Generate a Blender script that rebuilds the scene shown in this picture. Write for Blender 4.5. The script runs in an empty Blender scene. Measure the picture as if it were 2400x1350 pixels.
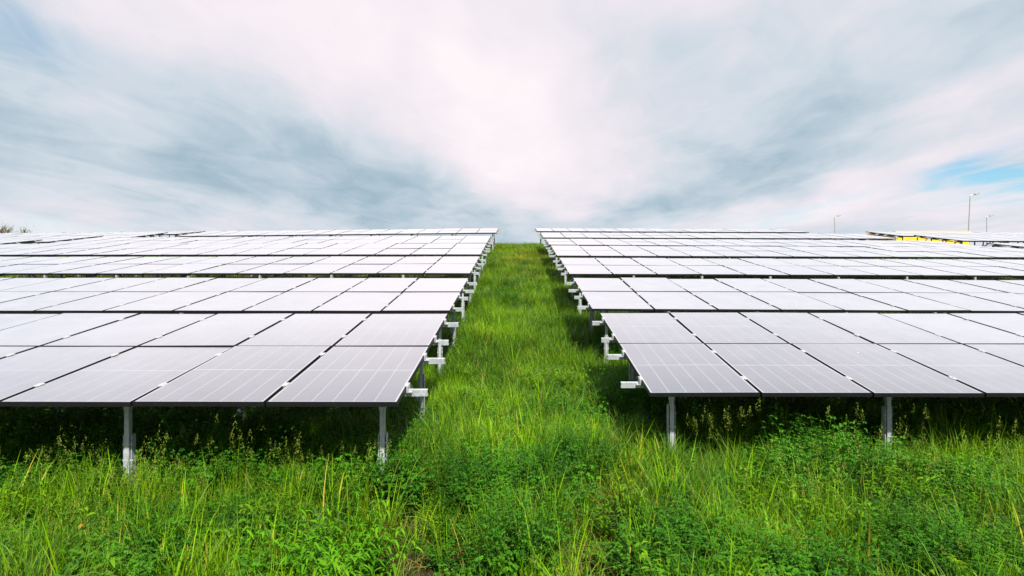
import bpy, math, random
import numpy as np
from mathutils import Vector, Matrix, Euler
random.seed(7); rng = np.random.default_rng(11)
S = bpy.context.scene
COL = S.collection
R = math.radians
CAMZ = 2.10                      # eye height above the datum
F, CX, CY = 1400.0, 1213.0, 640.0   # focal length and vanishing point measured in the photograph

# ------------------------------------------------------------------ camera
cam = bpy.data.cameras.new('camera'); co = bpy.data.objects.new('camera', cam); COL.objects.link(co)
co.location = (0, 0, CAMZ); co.rotation_euler = (R(90), 0, 0)
cam.lens = 21.0; cam.sensor_width = 36.0
cam.shift_x = -13/2400; cam.shift_y = -35/2400
cam.clip_start = 0.05; cam.clip_end = 5000
S.camera = co

# ------------------------------------------------------------------ exposure
EXPO = 1.85
S.view_settings.view_transform = 'Standard'; S.view_settings.look = 'None'
S.view_settings.exposure = EXPO; S.view_settings.gamma = 1.0; S.view_settings.use_curve_mapping = False
S.cycles.use_denoising = True
S.cycles.max_bounces = 7; S.cycles.diffuse_bounces = 3; S.cycles.glossy_bounces = 3
S.cycles.transmission_bounces = 4; S.cycles.transparent_max_bounces = 8

# ------------------------------------------------------------------ sun (through thin cloud: slightly soft)
SUN_EL, SUN_AZ = R(50), R(163)      # azimuth clockwise from +Y: behind the camera, a little to the right
sd = bpy.data.lights.new('sun', 'SUN'); so = bpy.data.objects.new('sun', sd); COL.objects.link(so)
sd.energy = 2.8; sd.angle = R(1.8); sd.color = (1.0, 0.95, 0.86)
dsun = Vector((math.sin(SUN_AZ)*math.cos(SUN_EL), math.cos(SUN_AZ)*math.cos(SUN_EL), math.sin(SUN_EL)))
so.rotation_euler = dsun.to_track_quat('Z', 'Y').to_euler(); so.location = (5, -5, 20)

# ------------------------------------------------------------------ node helper
class G:
    def __init__(s, nt): s.nt = nt; s.n = nt.nodes; s.l = nt.links
    def put(s, sock, v):
        if isinstance(v, bpy.types.NodeSocket): s.l.new(v, sock)
        elif v is not None: sock.default_value = v
    def m(s, op, a, b=None, c=None, clamp=False):
        n = s.n.new('ShaderNodeMath'); n.operation = op; n.use_clamp = clamp
        for i, v in enumerate((a, b, c)):
            if v is not None: s.put(n.inputs[i], v)
        return n.outputs[0]
    def v(s, op, a, b=None):
        n = s.n.new('ShaderNodeVectorMath'); n.operation = op
        s.put(n.inputs[0], a)
        if b is not None: s.put(n.inputs[3 if op == 'SCALE' else 1], b)
        return n.outputs[1] if op in ('LENGTH', 'DOT_PRODUCT') else n.outputs[0]
    def mix(s, f, a, b, mode='MIX'):
        n = s.n.new('ShaderNodeMix'); n.data_type = 'RGBA'; n.blend_type = mode
        s.put(n.inputs[0], f); s.put(n.inputs[6], a); s.put(n.inputs[7], b)
        return n.outputs[2]
    def noise(s, vec, scale, detail=4, rough=.5, dist=0, col=False):
        n = s.n.new('ShaderNodeTexNoise'); s.put(n.inputs['Vector'], vec)
        n.inputs['Scale'].default_value = scale; n.inputs['Detail'].default_value = detail
        n.inputs['Roughness'].default_value = rough; n.inputs['Distortion'].default_value = dist
        return n.outputs[1 if col else 0]
    def rng(s, v, a, b, c=0., d=1., smooth=False):
        n = s.n.new('ShaderNodeMapRange'); s.put(n.inputs[0], v)
        if smooth: n.interpolation_type = 'SMOOTHSTEP'
        for i, x in enumerate((a, b, c, d)): n.inputs[i+1].default_value = x
        return n.outputs[0]
    def comb(s, x, y, z):
        n = s.n.new('ShaderNodeCombineXYZ')
        for i, q in enumerate((x, y, z)): s.put(n.inputs[i], q)
        return n.outputs[0]
    def sep(s, v):
        n = s.n.new('ShaderNodeSeparateXYZ'); s.put(n.inputs[0], v); return n.outputs
def rgb(r, g, b): return (r, g, b, 1.0)
def lin(c):
    c = [x/255 for x in c]
    return tuple(x/12.92 if x <= .04045 else ((x+.055)/1.055)**2.4 for x in c)

# ------------------------------------------------------------------ sky: Nishita blue behind layered procedural cloud
W = bpy.data.worlds.new('World'); S.world = W; W.use_nodes = True
nt = W.node_tree; nt.nodes.clear(); g = G(nt)
STR = 0.10
tc = g.n.new('ShaderNodeTexCoord'); d = tc.outputs['Generated']
x, y, z = g.sep(d)
zc = g.m('MAXIMUM', z, 0.0)
az0 = g.m('ARCTAN2', x, y); el0 = g.m('ARCSINE', g.m('MINIMUM', zc, .9999))
zz = g.m('ADD', zc, 0.10)
px = g.m('DIVIDE', x, zz); py = g.m('DIVIDE', y, zz)
sheet = g.comb(px, g.m('MULTIPLY', py, 0.50), 0.0)           # cloud sheet overhead, drawn out along the wind
warp = g.noise(sheet, 0.9, 3, .5, col=True)
wv = g.v('SCALE', g.v('SUBTRACT', warp, (.5, .5, .5)), .30)
wx, wy, wz = g.sep(wv)
az = g.m('ADD', az0, wx); el = g.m('ADD', el0, g.m('MULTIPLY', wy, .40))
def blob(X, Y, sx, sy, rot=0.0):
    """soft bank of cloud centred in a compass direction; sizes in degrees"""
    a = math.atan((X-CX)/F); e = math.atan((CY-Y)/F*math.cos(a))
    du = g.m('SUBTRACT', az, a); dv = g.m('SUBTRACT', el, e)
    c, s = math.cos(R(rot)), math.sin(R(rot))
    p = g.m('MULTIPLY', g.m('ADD', g.m('MULTIPLY', du, c), g.m('MULTIPLY', dv, s)), 1/R(sx))
    q = g.m('MULTIPLY', g.m('SUBTRACT', g.m('MULTIPLY', dv, c), g.m('MULTIPLY', du, s)), 1/R(sy))
    r2 = g.m('ADD', g.m('MULTIPLY', p, p), g.m('MULTIPLY', q, q))
    return g.m('EXPONENT', g.m('MULTIPLY', r2, -1.0))
bright = [(900, 120, 17, 8, -18, .27), (1250, 330, 9, 8, 0, .24), (1080, 190, 10, 6, -30, .14), (1230, 430, 8, 4, 0, .10),
          (560, 60, 9, 5, -20, .18), (300, 300, 10, 3, -10, .10), (2250, 215, 7, 1.8, 14, .30), (2050, 430, 9, 2.2, 12, .30), (2330, 520, 8, 2.2, 3, .22),
          (1800, 500, 9, 1.6, 8, .22), (150, 510, 12, 2.6, 0, .16), (560, 505, 9, 1.4, -6, .10), (1900, 90, 12, 5, 25, .06),
          (1213, -700, 75, 16, 0, .34), (1213, -200, 40, 7, 0, .10)]
dark = [(930, 435, 11, 3.4, -10, .30), (620, 380, 8, 3, -14, .10), (80, 330, 12, 5, 0, .12), (330, 400, 24, 4.2, -3, .09), (330, 420, 9, 2.6, -12, .12), (1700, 405, 12, 2.8, 20, .24),
        (2150, 270, 14, 3.2, 22, .17), (1480, 60, 8, 5, 40, .10), (1190, 540, 7, 1.8, 0, .26), (1480, 480, 8, 1.6, 10, .10), (60, 60, 8, 5, -20, .20), (2380, 120, 5, 5, 0, .12)]
tot = None
for L, sg in ((bright, 1), (dark, -1)):
    for X, Y, sx, sy, rt, a in L:
        t = g.m('MULTIPLY', blob(X, Y, sx, sy, rt), a if sg > 0 else -.70*a)
        tot = t if tot is None else g.m('ADD', tot, t)
n1 = g.noise(sheet, 1.1, 6, .55, .4)
n2 = g.noise(sheet, 3.6, 6, .55, .8)
n3 = g.noise(d, 5.0, 5, .55, .5)
tx = g.m('ADD', g.m('MULTIPLY', g.m('SUBTRACT', n1, .5), .55), g.m('MULTIPLY', g.m('SUBTRACT', n2, .5), .34))
tx = g.m('ADD', tx, g.m('MULTIPLY', g.m('SUBTRACT', n3, .5), .40))
val = g.m('ADD', g.m('ADD', tot, tx), .50, clamp=True)
cr = g.n.new('ShaderNodeValToRGB'); g.l.new(val, cr.inputs[0])
els = cr.color_ramp.elements
stops = [(0.0, (122, 160, 182)), (.25, (166, 190, 205)), (.46, (207, 218, 228)), (.69, (238, 232, 240)), (1.0, (255, 246, 250))]
while len(els) < len(stops): els.new(.5)
K = 1/(2**EXPO)/STR
for e_, (p_, c_) in zip(els, stops):
    e_.position = p_; e_.color = (*lin(c_), 1)
high = g.rng(el0, R(27), R(60), 1.0, 1.45, True)      # added boost to the sky above the view, lifting panel reflections and grass
cool = g.mix(g.rng(el0, R(26), R(46), 0., 1., True), rgb(1, 1, 1), rgb(.92, .965, 1.0))
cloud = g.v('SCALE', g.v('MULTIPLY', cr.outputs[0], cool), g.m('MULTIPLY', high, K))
sky = g.n.new('ShaderNodeTexSky'); sky.sky_type = 'NISHITA'; sky.sun_disc = False
sky.sun_elevation = SUN_EL; sky.sun_rotation = SUN_AZ; sky.altitude = 200; sky.air_density = 1.0; sky.dust_density = .6; sky.ozone_density = 1.5
gaps = [(2385, 415, 3.2, 2.5, 10, 1.0), (2270, 465, 5.0, .8, 12, .35), (1850, 480, 7, .7, 10, .4), (40, 40, 5, 2.4, -25, .45), (1720, 520, 7, .8, 4, .35), (180, 535, 5, .7, 0, .6), (120, 500, 3, .6, 0, .35)]
gt = None
for X, Y, sx, sy, rt, a in gaps:
    t = g.m('MULTIPLY', blob(X, Y, sx, sy, rt), a); gt = t if gt is None else g.m('ADD', gt, t)
gn = g.rng(n2, .38, .62, 1.25, .25)
gap = g.m('MULTIPLY', g.m('MULTIPLY', gt, gn), .78, clamp=True)
skyc = g.v('MULTIPLY', sky.outputs[0], (.30, .40, .41))
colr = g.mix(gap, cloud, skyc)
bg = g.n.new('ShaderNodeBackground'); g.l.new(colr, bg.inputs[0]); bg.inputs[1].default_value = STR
wo = g.n.new('ShaderNodeOutputWorld'); g.l.new(bg.outputs[0], wo.inputs[0])

# ------------------------------------------------------------------ materials
def newmat(name):
    m = bpy.data.materials.new(name); m.use_nodes = True; m.node_tree.nodes.clear()
    gg = G(m.node_tree); o = gg.n.new('ShaderNodeOutputMaterial'); return m, gg, o
def principled(gg, o, base, rough=.5, metal=0., spec=.5, ior=1.45, coat=0., normal=None):
    p = gg.n.new('ShaderNodeBsdfPrincipled')
    gg.put(p.inputs['Base Color'], base); gg.put(p.inputs['Roughness'], rough); gg.put(p.inputs['Metallic'], metal)
    gg.put(p.inputs['Specular IOR Level'], spec); gg.put(p.inputs['IOR'], ior); gg.put(p.inputs['Coat Weight'], coat)
    if normal is not None: gg.l.new(normal, p.inputs['Normal'])
    if o: gg.l.new(p.outputs[0], o.inputs[0])
    return p
def bump(gg, h, strength=.3, dist=.01):
    b = gg.n.new('ShaderNodeBump'); b.inputs['Strength'].default_value = strength; b.inputs['Distance'].default_value = dist
    gg.l.new(h, b.inputs['Height']); return b.outputs[0]

def mat_glass():
    m, q, o = newmat('panel_glass')
    uv = q.n.new('ShaderNodeUVMap').outputs[0]       # metres on the module
    u, v, _ = q.sep(uv)
    oi = q.n.new('ShaderNodeObjectInfo'); rnd = oi.outputs['Random']
    Wd, Ln = 1.022, 1.722
    def line(coord, pitch, width):   # mask of regularly spaced lines
        f = q.m('FRACT', q.m('DIVIDE', coord, pitch))
        dd = q.m('MULTIPLY', q.m('MINIMUM', f, q.m('SUBTRACT', 1.0, f)), pitch)
        return q.m('LESS_THAN', dd, width/2)
    cols = line(q.m('SUBTRACT', u, .012), (Wd-.024)/6, .0048)
    rowsm = line(q.m('SUBTRACT', v, .012), (Ln-.024)/20, .0016)
    midl = q.m('LESS_THAN', q.m('ABSOLUTE', q.m('SUBTRACT', v, Ln/2)), .0060)
    eu = q.m('MINIMUM', u, q.m('SUBTRACT', Wd, u)); ev = q.m('MINIMUM', v, q.m('SUBTRACT', Ln, v))
    border = q.m('LESS_THAN', q.m('MINIMUM', eu, ev), .011)
    white = q.m('MAXIMUM', q.m('MAXIMUM', cols, midl), border)
    white = q.m('MAXIMUM', white, q.m('MULTIPLY', rowsm, .35))
    bus = line(q.m('SUBTRACT', u, .012), (Wd-.024)/60, .0008)
    off = q.v('ADD', uv, q.comb(q.m('MULTIPLY', rnd, 37.), q.m('MULTIPLY', rnd, 91.), 0.))
    cell = q.mix(q.noise(off, 9, 2), rgb(.012, .015, .024), rgb(.021, .025, .036))
    cell = q.mix(q.m('MULTIPLY', bus, .30), cell, rgb(.30, .32, .34))
    dustn = q.noise(off, 2.6, 6, .65, .5)
    dust = q.rng(dustn, .35, .75, .02, .16)
    low = q.rng(v, 0.0, .10, .22, 0.0)               # dirt that gathers along the lower frame lip
    dust = q.m('MAXIMUM', dust, q.m('MULTIPLY', low, q.rng(q.noise(off, 14, 4), .3, .7)))
    base = q.mix(dust, cell, rgb(.11, .112, .12))
    base = q.mix(white, base, rgb(.30, .31, .32))
    # bird droppings / specks, a handful of modules carry one
    vo = q.n.new('ShaderNodeTexVoronoi'); q.l.new(q.v('ADD', off, q.v('SCALE', q.noise(off, 40, 3, col=True), .02)), vo.inputs['Vector']); vo.inputs['Scale'].default_value = 2.3
    spot = q.m('MULTIPLY', q.m('LESS_THAN', vo.outputs['Distance'], .020), q.m('GREATER_THAN', q.sep(vo.outputs['Color'])[0], .62))
    base = q.mix(spot, base, rgb(.78, .78, .74))
    lw = q.n.new('ShaderNodeFresnel'); lw.inputs[0].default_value = 1.75
    fr = q.rng(lw.outputs[0], .14, .385, .24, .995)
    fr = q.m('MULTIPLY', fr, q.rng(rnd, 0, 1, .955, 1.0))
    fr = q.m('MULTIPLY', fr, q.rng(dustn, .3, .8, 1.0, .93))
    fr = q.m('MULTIPLY', fr, q.m('SUBTRACT', 1.0, q.m('MULTIPLY', spot, .8)))
    p = principled(q, None, base, .45, 0, .2)
    gl = q.n.new('ShaderNodeBsdfGlossy'); q.l.new(q.mix(q.rng(fr, .24, .52), rgb(.80, .95, 1.0), rgb(1.0, .985, .99)), gl.inputs['Color'])
    q.put(gl.inputs['Roughness'], q.rng(dustn, .3, .8, .30, .38))
    mx = q.n.new('ShaderNodeMixShader'); q.l.new(fr, mx.inputs[0]); q.l.new(p.outputs[0], mx.inputs[1]); q.l.new(gl.outputs[0], mx.inputs[2])
    q.l.new(mx.outputs[0], o.inputs[0]); return m
def mat_frame():
    m, q, o = newmat('black_anodised')
    tc_ = q.n.new('ShaderNodeTexCoord').outputs['Object']
    n = q.noise(tc_, 30, 4)
    principled(q, o, q.mix(n, rgb(.004, .004, .005), rgb(.011, .011, .013)), q.rng(n, 0, 1, .40, .60), .1, .25); return m
def mat_galv(name='galvanised', dark=0.):
    m, q, o = newmat(name)
    geo = q.n.new('ShaderNodeNewGeometry').outputs['Position']
    vo = q.n.new('ShaderNodeTexVoronoi'); q.l.new(geo, vo.inputs['Vector']); vo.inputs['Scale'].default_value = 55
    n = q.noise(geo, 9, 5, .6)
    st = q.noise(q.v('MULTIPLY', geo, (1, 1, .12)), 30, 4, .6)
    c = q.mix(vo.outputs['Color'], rgb(.27, .295, .31), rgb(.42, .45, .475))
    c = q.mix(q.m('MULTIPLY', q.rng(n, .4, .7), .55), c, rgb(.20, .215, .225))
    c = q.mix(q.m('MULTIPLY', q.rng(st, .5, .75), .5), c, rgb(.46, .48, .50))
    if dark: c = q.mix(dark, c, rgb(.12, .13, .13))
    principled(q, o, c, q.rng(n, .2, .8, .34, .56), .18, .5, normal=bump(q, vo.outputs['Distance'], .12, .002)); return m
def mat_plain(name, c1, c2, rough=.5, metal=0., scale=6.):
    m, q, o = newmat(name)
    n = q.noise(q.n.new('ShaderNodeTexCoord').outputs['Object'], scale, 5, .6)
    principled(q, o, q.mix(n, rgb(*c1), rgb(*c2)), rough, metal); return m
def mat_leaf(name, c_a, c_b, c_dry=None, dry=.1, trans=.35, gloss=.10, scale=.8):
    m, q, o = newmat(name)
    geo = q.n.new('ShaderNodeNewGeometry').outputs['Position']
    at = q.n.new('ShaderNodeAttribute'); at.attribute_name = 'tint'
    tr, tg, tb = q.sep(at.outputs['Vector'])
    rnd = q.n.new('ShaderNodeObjectInfo').outputs['Random']
    big = q.noise(geo, scale, 3, .55); sm = q.noise(geo, scale*6, 2)
    f = q.m('ADD', q.m('ADD', q.m('MULTIPLY', tr, .60), q.m('MULTIPLY', rnd, .30)), q.m('MULTIPLY', q.rng(big, .3, .7), .60))
    f = q.m('POWER', q.m('SUBTRACT', f, .24, clamp=True), 1.35)
    c = q.mix(f, rgb(*c_a), rgb(*c_b))
    if c_dry:
        dn = q.rng(q.noise(q.v('ADD', geo, (13., 7., 0.)), 1.5, 4, .6), .48, .68)
        dm = q.m('MULTIPLY', q.m('GREATER_THAN', tg, q.m('SUBTRACT', 1.0-dry*.5, q.m('MULTIPLY', dn, dry*2.2))), 1.0)
        c = q.mix(dm, c, q.mix(tr, rgb(*c_dry), rgb(c_dry[0]*1.5, c_dry[1]*1.3, c_dry[2]*1.2)))
    df = q.n.new('ShaderNodeBsdfDiffuse'); q.l.new(c, df.inputs[0])
    tl = q.n.new('ShaderNodeBsdfTranslucent'); q.l.new(q.v('MULTIPLY', c, (1.15, 1.1, .6)), tl.inputs[0])
    gl = q.n.new('ShaderNodeBsdfGlossy'); gl.inputs['Roughness'].default_value = .45; gl.inputs['Color'].default_value = rgb(.8, .95, .7)
    m1 = q.n.new('ShaderNodeMixShader'); m1.inputs[0].default_value = trans; q.l.new(df.outputs[0], m1.inputs[1]); q.l.new(tl.outputs[0], m1.inputs[2])
    lw = q.n.new('ShaderNodeFresnel'); lw.inputs[0].default_value = 1.4
    m2 = q.n.new('ShaderNodeMixShader'); q.l.new(q.m('MULTIPLY', lw.outputs[0], gloss*2.2), m2.inputs[0]); q.l.new(m1.outputs[0], m2.inputs[1]); q.l.new(gl.outputs[0], m2.inputs[2])
    q.l.new(m2.outputs[0], o.inputs[0]); return m
def mat_ground():
    m, q, o = newmat('meadow_soil')
    geo = q.n.new('ShaderNodeNewGeometry').outputs['Position']
    n1 = q.noise(geo, .7, 5, .6); n2 = q.noise(geo, 9, 6, .65); n3 = q.noise(geo, 60, 3, .6)
    c = q.mix(n2, rgb(.012, .009, .005), rgb(.036, .026, .013))
    c = q.mix(q.rng(n1, .40, .60), c, rgb(.016, .035, .006))
    c = q.mix(q.rng(n3, .50, .70), c, rgb(.10, .065, .024))
    principled(q, o, c, .95, 0, .1, normal=bump(q, n2, .8, .05)); return m
M = dict(glass=mat_glass(), frame=mat_frame(), galv=mat_galv(), steel=mat_galv('weathered_steel', .15),
         clamp=mat_plain('aluminium_clamp', (.36, .37, .38), (.46, .47, .48), .42, .35, 20),
         back=mat_plain('backsheet', (.10, .10, .105), (.14, .14, .145), .6),
         ground=mat_ground(),
         yellow=mat_plain('yellow_paint', (.86, .50, .010), (.92, .60, .015), .5, 0, 1.5),
         roof=mat_plain('grey_roof', (.30, .30, .29), (.40, .40, .38), .8),
         lamp=mat_plain('lamp_pole_grey', (.30, .29, .27), (.40, .38, .35), .5, .4),
         lamphead=mat_plain('lamp_head_grey', (.12, .12, .11), (.18, .17, .15), .5, .3),
         lens=mat_plain('lamp_lens', (.55, .55, .52), (.65, .65, .62), .3),
         bark=mat_plain('bark', (.10, .08, .05), (.18, .15, .10), .9),
         grass=mat_leaf('grass_blades', (.009, .055, .002), (.205, .390, .003), (.30, .26, .04), .015, .28, .05),
         seed=mat_leaf('seed_heads', (.10, .17, .015), (.24, .29, .035), (.22, .18, .05), .08, .25, .03),
         weed=mat_leaf('weed_leaves', (.006, .040, .005), (.075, .245, .010), None, 0, .22, .09, 1.1),
         lance=mat_leaf('lance_leaves', (.020, .100, .004), (.150, .370, .005), None, 0, .26, .09, 2.0),
         broad=mat_leaf('broad_leaves', (.018, .085, .005), (.150, .280, .006), (.22, .14, .02), .03, .28, .08, 1.5),
         yellowing=mat_leaf('yellowing_blades', (.13, .16, .004), (.38, .32, .012), None, 0, .35, .05),
         straw=mat_leaf('dry_straw', (.18, .11, .03), (.50, .36, .13), None, 0, .25, .05),
         twig=mat_leaf('tree_leaves', (.10, .11, .025), (.20, .17, .04), None, 0, .35, .05, .3),
         petal=mat_plain('pale_petals', (.70, .62, .40), (.80, .74, .55), .6),
         ypetal=mat_plain('yellow_petals', (.75, .50, .02), (.85, .62, .04), .6))

# ------------------------------------------------------------------ mesh helpers
class MB:
    def __init__(s): s.v = []; s.f = []; s.mi = []
    def add(s, vs, fs, mi=0):
        o = len(s.v); s.v += [tuple(p) for p in vs]; s.f += [tuple(i+o for i in f) for f in fs]; s.mi += [mi]*len(fs)
    def box(s, x0, x1, y0, y1, z0, z1, mi=0):
        s.add([(x0,y0,z0),(x1,y0,z0),(x1,y1,z0),(x0,y1,z0),(x0,y0,z1),(x1,y0,z1),(x1,y1,z1),(x0,y1,z1)],
              [(0,3,2,1),(4,5,6,7),(0,1,5,4),(1,2,6,5),(2,3,7,6),(3,0,4,7)], mi)
    def bar(s, a, b, w, h, up=(0,0,1), mi=0):
        a, b = Vector(a), Vector(b); t = (b-a).normalized(); u = Vector(up)
        sx = t.cross(u).normalized(); uu = sx.cross(t).normalized()
        vs = []
        for p in (a, b):
            for i, j in ((-1,-1),(1,-1),(1,1),(-1,1)): vs.append(p + sx*i*w/2 + uu*j*h/2)
        s.add(vs, [(0,1,2,3),(7,6,5,4),(0,4,5,1),(1,5,6,2),(2,6,7,3),(3,7,4,0)], mi)
    def prof(s, pts, a, b, ax, ay, mi=0):
        """extrude a closed 2-D outline from a to b; ax, ay are the outline's axes"""
        a, b, ax, ay = Vector(a), Vector(b), Vector(ax), Vector(ay); n = len(pts)
        vs = [a+ax*p[0]+ay*p[1] for p in pts]+[b+ax*p[0]+ay*p[1] for p in pts]
        fs = [(i, (i+1) % n, n+(i+1) % n, n+i) for i in range(n)]+[tuple(range(n-1, -1, -1)), tuple(range(n, 2*n))]
        s.add(vs, fs, mi)
    def tube(s, pts, rad, seg=8, mi=0):
        pts = [Vector(p) for p in pts]; o = len(s.v); n = len(pts)
        for i, p in enumerate(pts):
            t = (pts[min(i+1, n-1)]-pts[max(i-1, 0)]).normalized()
            u = t.cross(Vector((0.31, .95, .02))).normalized(); w = t.cross(u)
            for k in range(seg):
                a = 2*math.pi*k/seg; q = p+(u*math.cos(a)+w*math.sin(a))*rad[i]; s.v.append(tuple(q))
        for i in range(n-1):
            for k in range(seg):
                s.f.append((o+i*seg+k, o+i*seg+(k+1) % seg, o+(i+1)*seg+(k+1) % seg, o+(i+1)*seg+k)); s.mi.append(mi)
        s.f.append(tuple(o+k for k in range(seg-1, -1, -1))); s.f.append(tuple(o+(n-1)*seg+k for k in range(seg))); s.mi += [mi, mi]
    def mesh(s, name, mats):
        me = bpy.data.meshes.new(name); me.from_pydata(s.v, [], s.f)
        for m in (mats if isinstance(mats, (list, tuple)) else [mats]): me.materials.append(m)
        me.polygons.foreach_set('material_index', s.mi); me.update(); return me
def obj(name, me, parent=None, loc=None, mat=None):
    o = bpy.data.objects.new(name, me); COL.objects.link(o)
    if parent: o.parent = parent
    if mat is not None: o.matrix_local = mat
    elif loc is not None: o.location = loc
    return o
def empty(name, loc):
    o = bpy.data.objects.new(name, None); o.empty_display_size = .3; COL.objects.link(o); o.location = loc; return o
def tag(o, label=None, cat=None, group=None, kind=None):
    if label: o['label'] = label
    if cat: o['category'] = cat
    if group: o['group'] = group
    if kind: o['kind'] = kind
    return o

# ------------------------------------------------------------------ ground: one sheet, concave then climbing to a crest
GP = np.array([(-400, -30), (-60, -4.5), (-10, -.45), (0, -.10), (3, -.04), (4.5, 0.06), (5.2, .12), (7.2, .18), (9.4, .27), (11.3, .50), (14.5, .90), (18.2, 1.42), (24, 2.22),
               (29, 2.78), (34, 3.40), (38, 3.72), (42, 3.80), (55, 3.6), (80, 3.0), (200, 1.0), (900, -10), (2500, -40)], float)
def ground_z(X, D):
    X = np.asarray(X, float); D = np.asarray(D, float)
    z = np.interp(D, GP[:, 0], GP[:, 1])
    far = np.clip((D-12)/18, 0, 1)
    z = z - np.clip(np.abs(X)-2, 0, 60)*.0075*far - np.clip(np.abs(X)-60, 0, 600)*.02
    z = z + .030*np.sin(X*1.3+D*.7)*np.sin(D*1.1-X*.5) + .018*np.sin(X*3.1+1)*np.cos(D*2.7)
    return z
def axis(stops):
    out = []
    for a, b, st in stops: out += list(np.arange(a, b, st))
    return np.array(out+[stops[-1][1]])
gx = axis([(-1500, -300, 200), (-300, -60, 30), (-60, -8, 1.5), (-8, 8, .2), (8, 60, 1.5), (60, 300, 30), (300, 1500, 200)])
gy = axis([(-400, -20, 40), (-20, 2, 2), (2, 12, .2), (12, 45, .5), (45, 100, 5), (100, 500, 50), (500, 2500, 250)])
XX, YY = np.meshgrid(gx, gy); ZZ = ground_z(XX, YY)
vs = np.stack([XX, YY, ZZ], -1).reshape(-1, 3); nx, ny = len(gx), len(gy)
idx = np.arange(nx*ny).reshape(ny, nx)
fs = np.stack([idx[:-1, :-1], idx[:-1, 1:], idx[1:, 1:], idx[1:, :-1]], -1).reshape(-1, 4)
me = bpy.data.meshes.new('ground'); me.from_pydata(vs.tolist(), [], fs.tolist()); me.materials.append(M['ground'])
me.polygons.foreach_set('use_smooth', [True]*len(me.polygons))
tag(obj('ground', me), kind='structure')

# ------------------------------------------------------------------ solar tables
PW, PL, GAP = 1.040, 1.740, .020       # module size and clamp gap
SL = 2*PL+GAP                          # length of the table up the slope
RAILS = (.42, 1.40, 2.16, 3.10)
def panel_meshes():
    b = MB(); i = .009
    b.add([(i, i, -.0015), (PW-i, i, -.0015), (PW-i, PL-i, -.0015), (i, PL-i, -.0015)], [(0, 1, 2, 3)], 0)
    b.add([(i, i, -.0075), (PW-i, i, -.0075), (PW-i, PL-i, -.0075), (i, PL-i, -.0075)], [(3, 2, 1, 0)], 1)
    gm = b.mesh('panel_glass', [M['glass'], M['back']])
    uvl = gm.uv_layers.new(name='UVMap')
    for lp in gm.loops:
        v_ = gm.vertices[lp.vertex_index].co; uvl.data[lp.index].uv = (v_.x-i, v_.y-i)
    f = MB(); h = -.038
    f.box(0, PW, 0, i, h, 0); f.box(0, PW, PL-i, PL, h, 0)
    f.box(0, i, i, PL-i, h, 0); f.box(PW-i, PW, i, PL-i, h, 0)
    return gm, f.mesh('panel_frame', M['frame'])
PANEL_ME, FRAME_ME = panel_meshes()
def clamp_mesh():
    b = MB()
    b.box(-.022, .022, -.040, .040, .001, .007); b.box(-.008, .008, -.040, .040, -.036, .001)
    b.tube([(0, 0, .007), (0, 0, .015)], [.009, .009], 6)
    return b.mesh('clamp', M['clamp'])
CLAMP_ME = clamp_mesh()
def end_clamp_mesh():
    b = MB()
    b.box(-.016, .020, -.045, .045, .001, .007); b.box(.002, .020, -.045, .045, -.055, .001); b.box(.020, .050, -.045, .045, -.055, -.048)
    b.tube([(.010, 0, .007), (.010, 0, .016)], [.009, .009], 6)
    return b.mesh('end_clamp', M['clamp'])
END_ME = end_clamp_mesh()
TILT_MEMO = {}
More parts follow.
